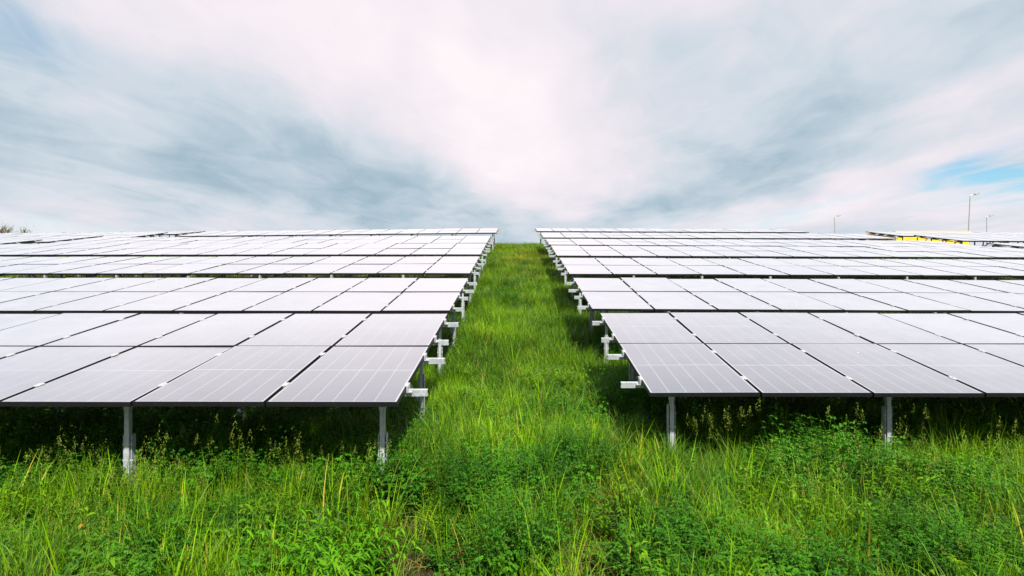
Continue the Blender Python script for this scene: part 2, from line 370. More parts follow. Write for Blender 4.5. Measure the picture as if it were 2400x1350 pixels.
def solar_table(side, x_edge, d_low, z_low, z_up, ncols, label, group, roll=0., clamps=True, frames=True, post0=.20, frame_step=2.18, cond=''):
    """side -1: row runs left from x_edge, +1: runs right. z_* are heights relative to the eye."""
    tilt = math.asin(max(-.5, min(.5, (z_up-z_low)/SL)))
    gz = float(ground_z(x_edge, d_low))
    zl = z_low+CAMZ-gz
    root = empty('solar_table', (x_edge, d_low, gz)); root.rotation_euler = (0, roll*side, 0)
    tag(root, label, 'solar table', group)
    T = Matrix.Translation((0, 0, zl)) @ Matrix.Rotation(tilt, 4, 'X')
    P = PW+GAP
    length = ncols*P-GAP
    ct, st = math.cos(tilt), math.sin(tilt)
    def onp(xl, s_, n): return T @ Vector((xl, s_, n))
    for i in range(ncols):
        for j in range(2):
            x0 = i*P if side > 0 else -(i*P+PW)
            jit = Euler((random.gauss(0, .0028), random.gauss(0, .0028), 0)).to_matrix().to_4x4()
            mt = T @ Matrix.Translation((x0, j*(PL+GAP), random.gauss(0, .0008))) @ jit
            p = obj('solar_panel', PANEL_ME, root, mat=mt)
            if frames: obj('panel_frame', FRAME_ME, p)
    if clamps:
        for i in range(0, ncols):
            for s_ in RAILS:
                if i == 0: continue
                obj('clamp', CLAMP_ME, root, mat=T @ Matrix.Translation((side*(i*P-GAP/2), s_+random.gauss(0, .012), 0)))
    for s_ in RAILS:
        mt = T @ Matrix.Translation((0, s_, 0))
        if side > 0: mt = mt @ Matrix.Rotation(math.pi, 4, 'Z')
        obj('end_clamp', END_ME, root, mat=mt)
    # purlins: C channels running along the row, their cut ends standing proud of the modules
    nrm = Vector((0, -st, ct)); upv = Vector((0, ct, st))
    for k, s_ in enumerate(RAILS):
        b = MB(); e = .185+random.uniform(-.03, .03)
        h, w, t_ = .056, .038, .004
        outl = [(0, 0), (w, 0), (w, -t_-.012), (w-t_, -t_-.012), (w-t_, -t_), (t_, -t_), (t_, -h+t_), (w-t_, -h+t_), (w-t_, -h+t_+.012), (w, -h+t_+.012), (w, -h), (0, -h)]
        a_ = onp(-side*e, s_-w/2, -.0385); c_ = onp(side*(length+.15), s_-w/2, -.0385)
        if side < 0: outl = outl[::-1]
        b.prof(outl, a_, c_, upv, nrm)
        obj('purlin', b.mesh('purlin', M['galv']), root)
    # frames
    nf = max(2, int((length-post0)/frame_step)+1)
    fy, ry = .38, 2.46                      # front and rear posts, metres up the slope
    xr, yr = 0, 0
    for i in range(nf):
        xl = side*(post0+i*frame_step)
        zt = -.0385-.057                    # underside of the purlins
        r = MB(); r.prof([(-.016, 0), (.016, 0), (.016, -.05), (-.016, -.05)],
                         onp(xl, .36, zt), onp(xl, SL-.25, zt), (1, 0, 0), nrm)
        obj('rafter', r.mesh('rafter', M['steel']), root)
        for nm, yy, sl in (('front', fy*ct+.0, .34), ('rear', ry*ct, .42)):
            s_ = yy/ct; topz = onp(0, s_, zt-.052).z
            wx = root.location.x+xl; wy = root.location.y+yy
            base = float(ground_z(wx, wy))-gz
            grow = base+.45+ (0 if nm == 'front' else .05)
            b = MB(); w, dp, t_ = .040, .046, .004
            ol = [(-w/2, 0), (w/2, 0), (w/2, dp), (w/2-t_, dp), (w/2-t_, t_), (-w/2+t_, t_), (-w/2+t_, dp), (-w/2, dp)]
            b.prof(ol, (xl, yy-dp/2, base-.3), (xl, yy-dp/2, topz), (1, 0, 0), (0, 1, 0))
            # head plate bolted to the rafter
            b.box(xl-w/2-.006, xl-w/2-.0005, yy-.025, yy+.025, topz-.05, topz+.05); b.box(xl+w/2+.0005, xl+w/2+.006, yy-.025, yy+.025, topz-.05, topz+.05)
            po = obj('post', b.mesh('post', M['galv']), root)
            q = MB(); w2 = w+.032; top = base+.62 if nm == 'front' else base+.72
            ol2 = [(-w2/2, .012), (-w2/2+.006, .012), (-w2/2+.006, dp+.02), (w2/2-.006, dp+.02), (w2/2-.006, .012), (w2/2, .012), (w2/2, dp+.026), (-w2/2, dp+.026)]
            q.prof(ol2, (xl, yy-dp/2, base-.35), (xl, yy-dp/2, top), (1, 0, 0), (0, 1, 0))
            q.tube([(xl-w2/2-.008, yy, top-.08), (xl+w2/2+.008, yy, top-.08)], [.009, .009], 6)
            q.tube([(xl-w2/2-.008, yy, top-.22), (xl+w2/2+.008, yy, top-.22)], [.009, .009], 6)
            obj('ground_profile', q.mesh('ground_profile', M['galv']), po)
            if nm == 'rear':
                br = MB(); s2 = s_-1.05
                br.bar((xl+.045*side, yy, base+.42), onp(xl+.045*side, s2, zt-.05), .012, .045)
                obj('brace', br.mesh('brace', M['steel']), root)
    return root
GL = 'solar tables left of the grass aisle'; GR = 'solar tables right of the grass aisle'
def zz_(y, D): return (CY-y)*D/F
ORD = ['nearest', 'second', 'third', 'fourth', 'fifth', 'sixth', 'seventh']
# left of the aisle: (distance of lower edge, y lower, y upper, cols, x edge, roll)
HL = SL*.991
Lrows = [(4.74, 942, 735, 9, -.955, 0), (9.10, 728, 651, 13, -1.03, 0), (13.5, 640, 601, 16, -1.07, .0005), (17.8, 596, 570, 16, -1.10, .001), (22.2, 569, 552.2, 16, -1.13, .005), (31.6, 545, 534.5, 16, -1.12, .011)]
Rrows = [(5.64, 921, 733, 9, 1.25, .0005), (10.0, 723.5, 651, 13, 1.24, .005), (14.3, 641.6, 604, 16, 1.235, .004), (18.7, 599, 575.5, 16, 1.23, .0035), (22.9, 573.3, 558.8, 16, 1.215, .0055), (28.5, 556.5, 545, 16, 1.23, .003), (37.2, 541.5, 534.7, 16, 1.22, .004)]
lab_l = ['nearest left-hand solar table, grey-blue modules with visible cell lines beside the aisle',
         'second left-hand solar table from the camera, pale pinkish glare on its modules',
         'third left-hand solar table from the camera, white glare and four stub rails at the aisle',
         'fourth left-hand solar table from the camera, midway up the grassy slope',
         'fifth left-hand solar table from the camera, just below the one on the crest',
         'sixth left-hand solar table on the crest, tall legs standing against the sky by the aisle']
lab_r = ['nearest right-hand solar table, grey modules on bright posts above leafy weeds',
         'second right-hand solar table from the camera, pink-white glare on its modules',
         'third right-hand solar table from the camera, white glare and narrow dark gap in front',
         'fourth right-hand solar table from the camera, midway up the slope beside the aisle',
         'fifth right-hand solar table from the camera, thin dark lower edge ending at far aisle',
         'sixth right-hand solar table from the camera, just below the one on the skyline',
         'seventh right-hand solar table, farthest one on the skyline beside the aisle']
for i, (D, yl, yu, n, xe, rl) in enumerate(Lrows):
    solar_table(-1, xe, D, zz_(yl, D), zz_(yu, D+HL), n, lab_l[i], GL, rl, clamps=i < 5)
for i, (D, yl, yu, n, xe, rl) in enumerate(Rrows):
    solar_table(1, xe, D, zz_(yl, D), zz_(yu, D+HL), n, lab_r[i], GR, rl, clamps=i < 5, post0=.30)
GB = 'solar tables beyond the far left gap'; GC = 'solar tables beyond the far right gap'
for k, (D, zl, zu, lb) in enumerate([(22.2, .98, 1.45, 'partly cut off solar table at the left edge, nearest of the far left block'),
                        (26.0, 1.37, 1.86, 'second solar table of the far left block, pale and partly hidden'),
                        (31.4, 1.88, 2.37, 'third solar table of the far left block, side rails visible against the sky'),
                        (35.6, 2.33, 2.74, 'fourth solar table of the far left block, its dark tip touching the sky'),
                        (40.4, 2.72, 3.12, 'rearmost solar table of the far left block, only a thin tip showing')]):
    solar_table(-1, -20.4, D, zl, zu, 16 if k < 4 else 16, lb, GB, .010, clamps=False)
for k, (D, zl, zu, lb) in enumerate([(22.8, .87, 1.33, 'solar table at the right edge with silver rail ends, nearest of the far right block'),
                        (27.6, 1.50, 1.98, 'second solar table of the far right block, in front of the yellow wall'),
                        (31.9, 1.99, 2.46, 'rearmost solar table of the far right block, pointed tip against the sky')]):
    solar_table(1, 20.6, D, zl, zu, 16, lb, GC, .006, clamps=False)

# ------------------------------------------------------------------ street lamps, yellow building, far trees
def P3(px_, py_, D): return Vector(((px_-CX)*D/F, D, CAMZ+(CY-py_)*D/F))
def lamp(px_b, px_t, y_t, D, label, arm=.40, s=1.0):
    t = P3(px_t, y_t, D); bx = (px_b-CX)*D/F
    # lean is measured between the panel line and the top
    gz = float(ground_z(bx, D)); base = Vector((bx, D, gz))
    vis = P3(px_b, 543, D); lean = (t.x-vis.x)/max(.1, (t.z-vis.z)); base.x = t.x-lean*(t.z-gz)
    root = empty('street_lamp', base); tag(root, label, 'street lamp', 'street lamps beyond the solar field')
    h = t.z-gz; dx = t.x-base.x
    b = MB(); b.tube([(0, 0, -.3), (0, 0, 0), (dx*.12, 0, h*.12), (dx*.121, 0, h*.121), (dx, 0, h)], [.11*s, .11*s, .10*s, .07*s, .045*s], 10); b.box(-.10*s, .10*s, -.155*s, -.13*s, .6, 1.0)
    obj('pole', b.mesh('pole', M['lamp']), root)
    b = MB(); b.tube([(dx, 0, h-.05), (dx+arm*.35, 0, h+.10*s), (dx+arm, 0, h+.14*s)], [.05*s, .045*s, .04*s], 8)
    obj('arm', b.mesh('arm', M['lamp']), root)
    b = MB(); L_ = .62*s
    sec = [(0, .05, .04), (.2, .12, .07), (.6, .16, .09), (.9, .12, .06), (1.0, .04, .03)]
    o0 = 0
    for q_, (u_, w_, hh) in enumerate(sec):
        for k in range(10):
            a = 2*math.pi*k/10
            zz2 = math.sin(a)*hh*s*(1.0 if math.sin(a) > 0 else .45)
            b.v.append((dx+arm*.85+u_*L_, math.cos(a)*w_*s, h+.16*s+zz2+u_*.06))
        if q_:
            for k in range(10):
                b.f.append(((q_-1)*10+k, (q_-1)*10+(k+1) % 10, q_*10+(k+1) % 10, q_*10+k)); b.mi.append(0)
    b.f.append(tuple(range(9, -1, -1))); b.f.append(tuple(range(40, 50))); b.mi += [0, 0]
    hd = obj('lamp_head', b.mesh('lamp_head', M['lamphead']), root)
    b = MB(); b.box(dx+arm*.85+.25*L_, dx+arm*.85+.85*L_, -.10*s, .10*s, h+.10*s, h+.135*s); obj('lamp_lens', b.mesh('lamp_lens', M['lens']), hd)
lamp(2270, 2274, 459, 62, 'tallest street lamp, right of the yellow strip, arm pointing right')
lamp(2313, 2312.5, 509, 92, 'rightmost small street lamp near the right edge of the skyline', s=1.15)
lamp(1957, 1955.5, 509, 92, 'lone small street lamp on the skyline, left of the other two', arm=.35, s=1.15)

D = 52.; x0, x1 = (2100-CX)*D/F, (2271-CX)*D/F; zt = CAMZ+(CY-541.8)*D/F
gzb = float(ground_z(x0, D)); br_ = empty('building', (x0, D, gzb))
tag(br_, 'low yellow building with a flat top behind the far right solar tables', 'building')
b = MB(); Lx = x1-x0; Hh = zt-gzb; n = 5
for i in range(n):
    a = Lx*i/n
    b.box(a+.02, a+Lx/n-.02, 0, .06, .25, Hh-.18)
    b.box(a+.02, a+Lx/n-.02, 3.94, 4.0, .25, Hh-.18)
    for r_ in range(6):
        xx = a+.15+r_*(Lx/n-.3)/5; b.box(xx-.03, xx+.03, -.02, 0, .25, Hh-.18)
b.box(0, .06, .06, 3.94, .25, Hh-.18); b.box(Lx-.06, Lx, .06, 3.94, .25, Hh-.18)
obj('wall', b.mesh('wall', M['yellow']), br_)
b = MB(); b.box(-.1, Lx+.1, -.1, 4.1, Hh-.18, Hh); obj('roof_fascia', b.mesh('roof_fascia', M['yellow']), br_)
b = MB()
for i in range(n+1): b.box(Lx*i/n-.02, Lx*i/n+.02, .01, .05, .25, Hh-.18)
obj('joint_strip', b.mesh('joint_strip', M['lamphead']), br_)
b = MB(); b.box(-.05, Lx+.05, .05, 3.95, -.5, .25); obj('plinth', b.mesh('plinth', M['roof']), br_)

def tree(px_, top_y, D, label, sd_):
    rr = random.Random(sd_); t = P3(px_, top_y, D); gz = float(ground_z(t.x, D)); H = t.z-gz
    root = empty('tree', (t.x, D, gz)); tag(root, label, 'tree', 'sparse trees behind the far left block')
    tr = MB(); tips = []
    pts = [(0, 0, -.3)]; 
    for k in range(1, 7): pts.append((rr.gauss(0, .04)*k, rr.gauss(0, .04)*k, H*.95*k/6))
    tr.tube(pts, [.16, .14, .12, .09, .06, .04, .02], 7)
    for k in range(46):
        h = H*rr.uniform(.30, .95); i = min(5, int(h/(H*.95)*6)); p0 = Vector(pts[i]).lerp(Vector(pts[i+1]), .5); p0.z = h
        a = rr.uniform(0, 6.28); L_ = H*.30*(1.15-h/H)*rr.uniform(.5, 1.2)+.25
        p1 = p0+Vector((math.cos(a)*L_*.6, math.sin(a)*L_*.6, L_*.55)); p2 = p1+Vector((math.cos(a)*L_*.35, math.sin(a)*L_*.35, L_*.6))
        tr.tube([p0, p1, p2], [.035, .02, .008], 5); tips += [p1, p2, p0.lerp(p1, .6), p1.lerp(p2, .5)]
    obj('trunk', tr.mesh('trunk', M['bark']), root)
    lf = MB()
    for tp in tips:
        for k in range(2):
            c = tp+Vector((rr.gauss(0, .16), rr.gauss(0, .16), rr.gauss(0, .16)))
            e = Euler((rr.uniform(0, 6), rr.uniform(0, 6), rr.uniform(0, 6))).to_matrix(); s_ = rr.uniform(.03, .06)
            lf.add([c+e@Vector((-s_, 0, 0)), c+e@Vector((0, -s_*.6, 0)), c+e@Vector((s_, 0, 0)), c+e@Vector((0, s_*.6, 0))], [(0, 1, 2, 3)])
    me_ = lf.mesh('crown', M['twig']); tint(me_, len(lf.f), rr); obj('crown', me_, root)
def tint(me_, nf, rr):
    a = me_.attributes.new('tint', 'FLOAT_VECTOR', 'FACE')
    a.data.foreach_set('vector', [rr.random() for _ in range(nf*3)])
tree(4, 531, 58, 'small yellowish tree at the very left end of the skyline', 1)
tree(24, 537, 62, 'thin wispy tree just right of the leftmost skyline tree', 2)
tree(52, 539, 60, 'faint bare-twigged sapling, rightmost of the three on the left skyline', 3)

# ------------------------------------------------------------------ vegetation prototypes
def blades_mesh(name, n, hmin, hmax, wmin, wmax, spread, lean, mats, seedheads=0, rs=1, curl=1.0, segs=4):
    r = np.random.default_rng(rs); V = []; Fc = []; T = []; MI = []
    def ribbon(p0, az_, h, w, ln, cu, tnt, mi=0, tip=0.):
        o = len(V); side = np.array([-math.sin(az_), math.cos(az_), 0]); out = np.array([math.cos(az_), math.sin(az_), 0]); p = np.array(p0, float)
        tw = r.uniform(-.8, .8)
        ang = ln
        for k in range(segs+1):
            t = k/segs; ww = w*(1-t**1.6)*.5+w*.04
            ca = math.cos(tw); sdv = side*ca+np.array([0, 0, 1])*math.sin(tw)*.35+out*math.sin(tw)*.5
            if k < segs: V.append(p-sdv*ww); V.append(p+sdv*ww)
            else: V.append(p.copy())
            ang += cu/segs*(0.4+1.6*t)
            p = p+(out*math.sin(ang)+np.array([0, 0, 1])*math.cos(ang))*h/segs
        for k in range(segs-1): Fc.append((o+2*k, o+2*k+1, o+2*k+3, o+2*k+2)); T.append(tnt); MI.append(mi)
        k = segs-1; Fc.append((o+2*k, o+2*k+1, o+2*segs)); T.append(tnt); MI.append(mi)
        return p
    for _ in range(n):
        a = r.uniform(0, 2*math.pi); rad = spread*math.sqrt(r.uniform()); az_ = a+r.normal(0, .8)
        h = r.uniform(hmin, hmax); tnt = tuple(r.uniform(size=3))
        ribbon((rad*math.cos(a), rad*math.sin(a), -.03), az_, h, r.uniform(wmin, wmax), abs(r.normal(0, lean))+.03, abs(r.normal(0, .75*curl))+.1, tnt)
    for _ in range(seedheads):
        a = r.uniform(0, 2*math.pi); rad = spread*.8*math.sqrt(r.uniform()); az_ = a+r.normal(0, .8)
        h = hmax*r.uniform(.95, 1.25); tnt = tuple(r.uniform(size=3))
        p = ribbon((rad*math.cos(a), rad*math.sin(a), 0), az_, h, .0045, abs(r.normal(0, .06)), .12, tnt, 0)
        hl = r.uniform(.07, .15)
        for k in range(34):
            t = r.uniform(); rr2 = .034*(1-t)**.8*r.uniform(.3, 1.)*hl/.1; aa = r.uniform(0, 6.28)
            c = p+np.array([math.cos(aa)*rr2, math.sin(aa)*rr2, -hl*(1-t)+hl*.25])
            o = len(V); L_ = r.uniform(.005, .009); w = .0022
            dx, dy = math.cos(aa), math.sin(aa)
            V.extend([c, c+np.array([-dy*w+dx*L_*.3, dx*w+dy*L_*.3, L_*.5]), c+np.array([dx*L_*.6, dy*L_*.6, L_]), c+np.array([dy*w+dx*L_*.3, -dx*w+dy*L_*.3, L_*.5])])
            Fc.append((o, o+1, o+2, o+3)); T.append(tuple(r.uniform(size=3))); MI.append(1)
    return fin(name, V, Fc, T, MI, mats)
def fin(name, V, Fc, T, MI, mats):
    me_ = bpy.data.meshes.new(name); me_.from_pydata([tuple(map(float, v)) for v in V], [], Fc)
    for m in mats: me_.materials.append(m)
    me_.polygons.foreach_set('material_index', MI); me_.polygons.foreach_set('use_smooth', [True]*len(Fc))
    a = me_.attributes.new('tint', 'FLOAT_VECTOR', 'FACE'); a.data.foreach_set('vector', np.array(T, float).ravel())
    me_.update(); return me_
def leafy_mesh(name, stems, h, spread, nleaf, leaf, lw, mats, rs=1, tri=True, droop=.5, split=False):
    """stems arching out of one root, leaves (or trifoliate leaflets) along them"""
    r = np.random.default_rng(rs); V = []; Fc = []; T = []; MI = []; SV = []; SF = []
    UP = np.array([0, 0, 1.])
    def leaflet(p, dr, L_, w, tnt, bend):
        dr = dr/np.linalg.norm(dr); sd_ = np.cross(dr, UP); sd_ = sd_/(np.linalg.norm(sd_)+1e-6)
        nn = np.cross(sd_, dr); o = len(V)
        m1 = p+dr*L_*.38+nn*L_*.06; m2 = p+dr*L_*.72-UP*bend*L_*.10; e = p+dr*L_-UP*bend*L_*.35
        up = nn*w*.28
        V.extend([p, m1-sd_*w*.5+up, m1, m1+sd_*w*.5+up, m2-sd_*w*.38+up*.6, m2, m2+sd_*w*.38+up*.6, e])
        for f in ((0, 2, 1), (0, 3, 2), (1, 2, 5, 4), (2, 3, 6, 5), (4, 5, 7), (5, 6, 7)):
            Fc.append(tuple(o+i for i in f)); T.append(tnt); MI.append(0)
    for _ in range(stems):
        a = r.uniform(0, 6.283); ln = r.uniform(.1, 1.0); p = np.array([math.cos(a)*spread*.35*r.uniform(), math.sin(a)*spread*.35*r.uniform(), 0.])
        out = np.array([math.cos(a), math.sin(a), 0]); hh = h*r.uniform(.65, 1.1); tnt0 = r.uniform(size=3)
        path = [p.copy()]; ang = ln*.25; st = hh/8
        for k in range(8):
            p = p+(out*math.sin(ang)+UP*math.cos(ang))*st*(1+.35*ln); ang += ln*.14; path.append(p.copy())
        o = len(SV if split else V); tgt = SV if split else V
        for k, q_ in enumerate(path):
            w = .0028*(1-k/12); tgt.extend([q_+np.array([w, 0, 0]), q_+np.array([-w*.5, w*.87, 0]), q_+np.array([-w*.5, -w*.87, 0])])
        for k in range(8):
            for c in range(3):
                f = (o+3*k+c, o+3*k+(c+1) % 3, o+3*k+3+(c+1) % 3, o+3*k+3+c)
                if split: SF.append(f)
                else: Fc.append(f); T.append(tuple(tnt0)); MI.append(0)
        for k in range(nleaf):
            t = (.22+.78*(k+r.uniform(0, .6))/nleaf)*8; i = min(7, int(t)); q_ = path[i]+(path[min(8, i+1)]-path[i])*(t-i)
            aa = k*2.4+r.normal(0, .4); dr = np.array([math.cos(aa), math.sin(aa), r.uniform(.0, .8)]); sc = (1.05-.35*t/8)*r.uniform(.75, 1.25)
            tnt = tuple(np.clip(tnt0*.5+r.uniform(size=3)*.5+.15*(t/8-.5), 0, 1))
            if tri:
                pe = q_+dr*leaf*.8*sc
                for off in (-.95, 0, .95):
                    ca, sa = math.cos(off), math.sin(off); d2 = np.array([dr[0]*ca-dr[1]*sa, dr[0]*sa+dr[1]*ca, dr[2]*.4])
                    leaflet(pe, d2, leaf*sc, lw*sc, tnt, droop)
            else: leaflet(q_, dr, leaf*sc, lw*sc, tnt, droop)
    me_ = fin(name, V, Fc, T, MI, mats)
    if split:
        T2 = [(.5, .3, .5)]*len(SF); return me_, fin(name+'_stem', SV, SF, T2, [0]*len(SF), mats)
    return me_
def protos(cname, meshes):
    c = bpy.data.collections.new(cname)
    for i, m_ in enumerate(meshes):
        o = bpy.data.objects.new('%s_%02d' % (cname, i), m_); c.objects.link(o)
    return c
def scatter(name, coll, nprot, pts, rots, scl, label, cat=None):
    me_ = bpy.data.meshes.new(name); me_.from_pydata(pts.tolist(), [], [])
    n = len(pts)
    a = me_.attributes.new('rot', 'FLOAT_VECTOR', 'POINT'); a.data.foreach_set('vector', rots.astype(np.float32).ravel())
    a = me_.attributes.new('scl', 'FLOAT_VECTOR', 'POINT'); a.data.foreach_set('vector', scl.astype(np.float32).ravel())
    a = me_.attributes.new('pid', 'INT', 'POINT'); a.data.foreach_set('value', rng.integers(0, nprot, n).astype(np.int32))
    o = obj(name, me_); tag(o, label, cat, kind='stuff')
    ng = bpy.data.node_groups.new(name+'_scatter', 'GeometryNodeTree')
    ng.interface.new_socket('Geometry', in_out='INPUT', socket_type='NodeSocketGeometry'); ng.interface.new_socket('Geometry', in_out='OUTPUT', socket_type='NodeSocketGeometry')
    N, Lk = ng.nodes, ng.links
    gi = N.new('NodeGroupInput'); go = N.new('NodeGroupOutput'); ci = N.new('GeometryNodeCollectionInfo')
    ci.inputs['Collection'].default_value = coll; ci.inputs['Separate Children'].default_value = True; ci.inputs['Reset Children'].default_value = True
    ip = N.new('GeometryNodeInstanceOnPoints'); ip.inputs['Pick Instance'].default_value = True
    def na(nm, ty):
        q = N.new('GeometryNodeInputNamedAttribute'); q.data_type = ty; q.inputs['Name'].default_value = nm
        return [s_ for s_ in q.outputs if s_.enabled and s_.name == 'Attribute'][0]
    er = N.new('FunctionNodeEulerToRotation'); Lk.new(na('rot', 'FLOAT_VECTOR'), er.inputs[0])
    Lk.new(gi.outputs[0], ip.inputs['Points']); Lk.new(ci.outputs[0], ip.inputs['Instance']); Lk.new(na('pid', 'INT'), ip.inputs['Instance Index'])
    Lk.new(er.outputs[0], ip.inputs['Rotation']); Lk.new(na('scl', 'FLOAT_VECTOR'), ip.inputs['Scale']); Lk.new(ip.outputs[0], go.inputs[0])
    md = o.modifiers.new('scatter', 'NODES'); md.node_group = ng
    return o
# lattice value noise for patches
_tab = np.random.default_rng(5).uniform(size=(64, 64))
def vn(X, Y, s=1.0, o=0):
    X = X*s+o*7.3+500; Y = Y*s+o*3.1+500; xi = np.floor(X).astype(int); yi = np.floor(Y).astype(int); fx = X-xi; fy = Y-yi
    fx = fx*fx*(3-2*fx); fy = fy*fy*(3-2*fy); t = lambda a, b: _tab[a % 64, b % 64]
    return (t(xi, yi)*(1-fx)+t(xi+1, yi)*fx)*(1-fy)+(t(xi, yi+1)*(1-fx)+t(xi+1, yi+1)*fx)*fy
def fbm(X, Y, s, o=0): return .6*vn(X, Y, s, o)+.28*vn(X, Y, s*2.1, o+1)+.12*vn(X, Y, s*4.3, o+2)
def region(n, x0, x1, d0, d1):
    return np.stack([rng.uniform(x0, x1, n), rng.uniform(d0, d1, n)], 1)
def inview(P, m=.6): # keep what the photograph or a step to its side could show
    return np.abs(P[:, 0]) < P[:, 1]*.90+m+.6
def gauss2(P, X, D, rx, rd): return np.exp(-((P[:, 0]-X)/rx)**2-((P[:, 1]-D)/rd)**2)
# places read off the photograph: x,y of a patch on the plant tops
def at_px(px_, py_, drop=1.72): D = drop*F/(py_-CY); return (px_-CX)*D/F, D
LEAFY = [at_px(1250, 1100)+(.75, .55), at_px(1320, 1060)+(.6, .5), at_px(1050, 1130)+(.6, .35), at_px(1760, 1100)+(.8, .45), at_px(1950, 1080)+(.5, .4), at_px(2250, 1110)+(.7, .4),
         at_px(1620, 1260)+(.55, .3), at_px(600, 1230)+(.5, .25), at_px(1850, 1290)+(.6, .3), at_px(2150, 1230)+(.5, .35), at_px(560, 1060)+(.9, .5), at_px(150, 1050)+(1.0, .6), at_px(1450, 960)+(.55, .9), at_px(1180, 1000)+(.3, .4),
         at_px(1290, 960)+(.35, .3), at_px(1230, 735)+(.4, 1.3), at_px(1200, 790)+(.35, .9), at_px(1420, 850)+(.4, 1.2), at_px(300, 1300)+(.35, .3), at_px(420, 1180)+(.4, .2), at_px(1230, 1250)+(.35, .25)]
SEEDY = [at_px(500, 1120)+(1.0, .35), at_px(150, 1150)+(.8, .5), at_px(250, 1220)+(.9, .4), at_px(1650, 1080)+(.25, .3), at_px(2070, 1120)+(.5, .4), at_px(2280, 1180)+(.5, .4), at_px(780, 1180)+(.5, .4), at_px(1950, 1200)+(.4, .3)]
TALL = [at_px(290, 1120)+(.35, .25), at_px(780, 1130)+(.35, .3), at_px(1600, 1150)+(.35, .35), at_px(1640, 1190)+(.3, .3), at_px(450, 1290)+(.3, .25), at_px(1270, 1200)+(.4, .4), at_px(1330, 1260)+(.4, .3), at_px(1100, 1020)+(.4, .6), at_px(1330, 870)+(.3, .8), at_px(1000, 1230)+(.3, .3)]
BARE = [(-.68, 3.92, .40, .36), (.50, 3.95, .36, .40), (-.95, 4.75, .25, .15), (.24, 3.9, .2, .2)]
FARDRY = [(.4, 27, 1.2, 4.5), (-.3, 21.5, 1.0, 1.5), (-.7, 12.2, .5, .8), (.4, 11.0, .5, .7), (-.3, 34, 1.2, 2.5)]
DRY = [(-1.3, 5.0, .45, .25), (.85, 4.9, .3, .25), (-.68, 4.3, .6, .3), (.6, 4.25, .4, .3)]
def field(P, L): 
    f = np.zeros(len(P))
    for X, D_, rx, rd in L: f = np.maximum(f, gauss2(P, X, D_, rx, rd))
    return f
def under(P):
    """1 where a table of the two central blocks covers the point"""
    u = np.zeros(len(P))
    for s, rows in ((-1, Lrows), (1, Rrows)):
        for D_, yl, yu, n, xe, rl in rows:
            m = (P[:, 1] > D_+.25) & (P[:, 1] < D_+HL-.1) & (s*P[:, 0] > abs(xe)+.1)
            u[m] = 1
    return u
def place(P, zoff=0.): return np.stack([P[:, 0], P[:, 1], ground_z(P[:, 0], P[:, 1])+zoff], 1)
def rots(n, tl): return np.stack([rng.normal(0, tl, n), rng.normal(0, tl, n), rng.uniform(0, 6.283, n)], 1)
def scl3(s, hz): return np.stack([s, s, s*hz], 1)
def hfield(P):
    """relative plant height"""
    h = .42+.70*fbm(P[:, 0], P[:, 1], 1.1, 3)+.42*vn(P[:, 0], P[:, 1], 3.4, 8)
    h *= 1-.78*np.clip(field(P, BARE)*1.5, 0, 1)
    h *= 1-.22*np.clip((P[:, 1]-12)/14, 0, 1)
    return h
AISLE = 2.4
# --- grass
gm_ = [blades_mesh('g', 34, .18, .50, .0045, .0090, .085, .22, [M['grass'], M['seed']], 0, 20+i, 1.1) for i in range(7)]
gc = protos('grass_tuft', gm_)
P = np.concatenate([region(4600, -5.8, 5.8, 2.5, 5.6), region(2600, -3.2, 3.4, 5.4, 9.5), region(6500, -AISLE, AISLE+.2, 9, 20), region(8500, -AISLE, AISLE+.2, 19, 44),
                    region(3600, -8, 8, 5.4, 9.8), region(2600, -11, 11, 9, 14), region(4200, -20, 21, 13, 24), region(4000, -26, 30, 23, 46), region(1800, 17, 33, 22, 34), region(1200, -32, -17, 20, 34)])
P = P[inview(P)]
P = P[rng.uniform(size=len(P)) > .80*(vn(P[:, 0], P[:, 1], 2.6, 31) < .38)]
keep = rng.uniform(size=len(P)) > np.clip(field(P, BARE)*1.25, 0, .93); P = P[keep]
keep = rng.uniform(size=len(P)) > .82*np.clip(field(P, LEAFY), 0, 1); P = P[keep]
keep = rng.uniform(size=len(P)) > .35*under(P)*(P[:, 1] > 9); P = P[keep]
s = np.clip(rng.normal(1., .16, len(P)), .6, 1.5); far = np.clip((P[:, 1]-8)/20, 0, 1)
hz = hfield(P)*(1-.10*under(P))
scatter('grass', gc, 7, place(P), rots(len(P), .14), np.stack([s*(1+.45*far), s*(1+.45*far), s*hz*1.0], 1), 'long bright green meadow grass covering the slope')
# --- taller clumps
tm_ = [blades_mesh('t', 30, .34, .70, .0075, .0145, .075, .13, [M['grass'], M['seed']], 0, 40+i, 1.25, 5) for i in range(5)]
tcn = protos('tall_grass_tuft', tm_)
P = np.concatenate([region(2600, -5.8, 5.8, 2.9, 6.4), region(900, -2.2, 2.4, 6, 14), region(500, -2, 2.2, 14, 36)]); P = P[inview(P)]
pr = .05+.90*field(P, TALL)+.40*(fbm(P[:, 0], P[:, 1], 1.5, 9) > .57)
P = P[(rng.uniform(size=len(P)) < pr) & (rng.uniform(size=len(P)) > field(P, BARE)*1.3)]
s = np.clip(rng.normal(.92, .14, len(P)), .6, 1.3)
scatter('tall_grass', tcn, 5, place(P), rots(len(P), .08), scl3(s, .95*(1-.4*under(P))), 'taller arching grass clumps standing out of the meadow')
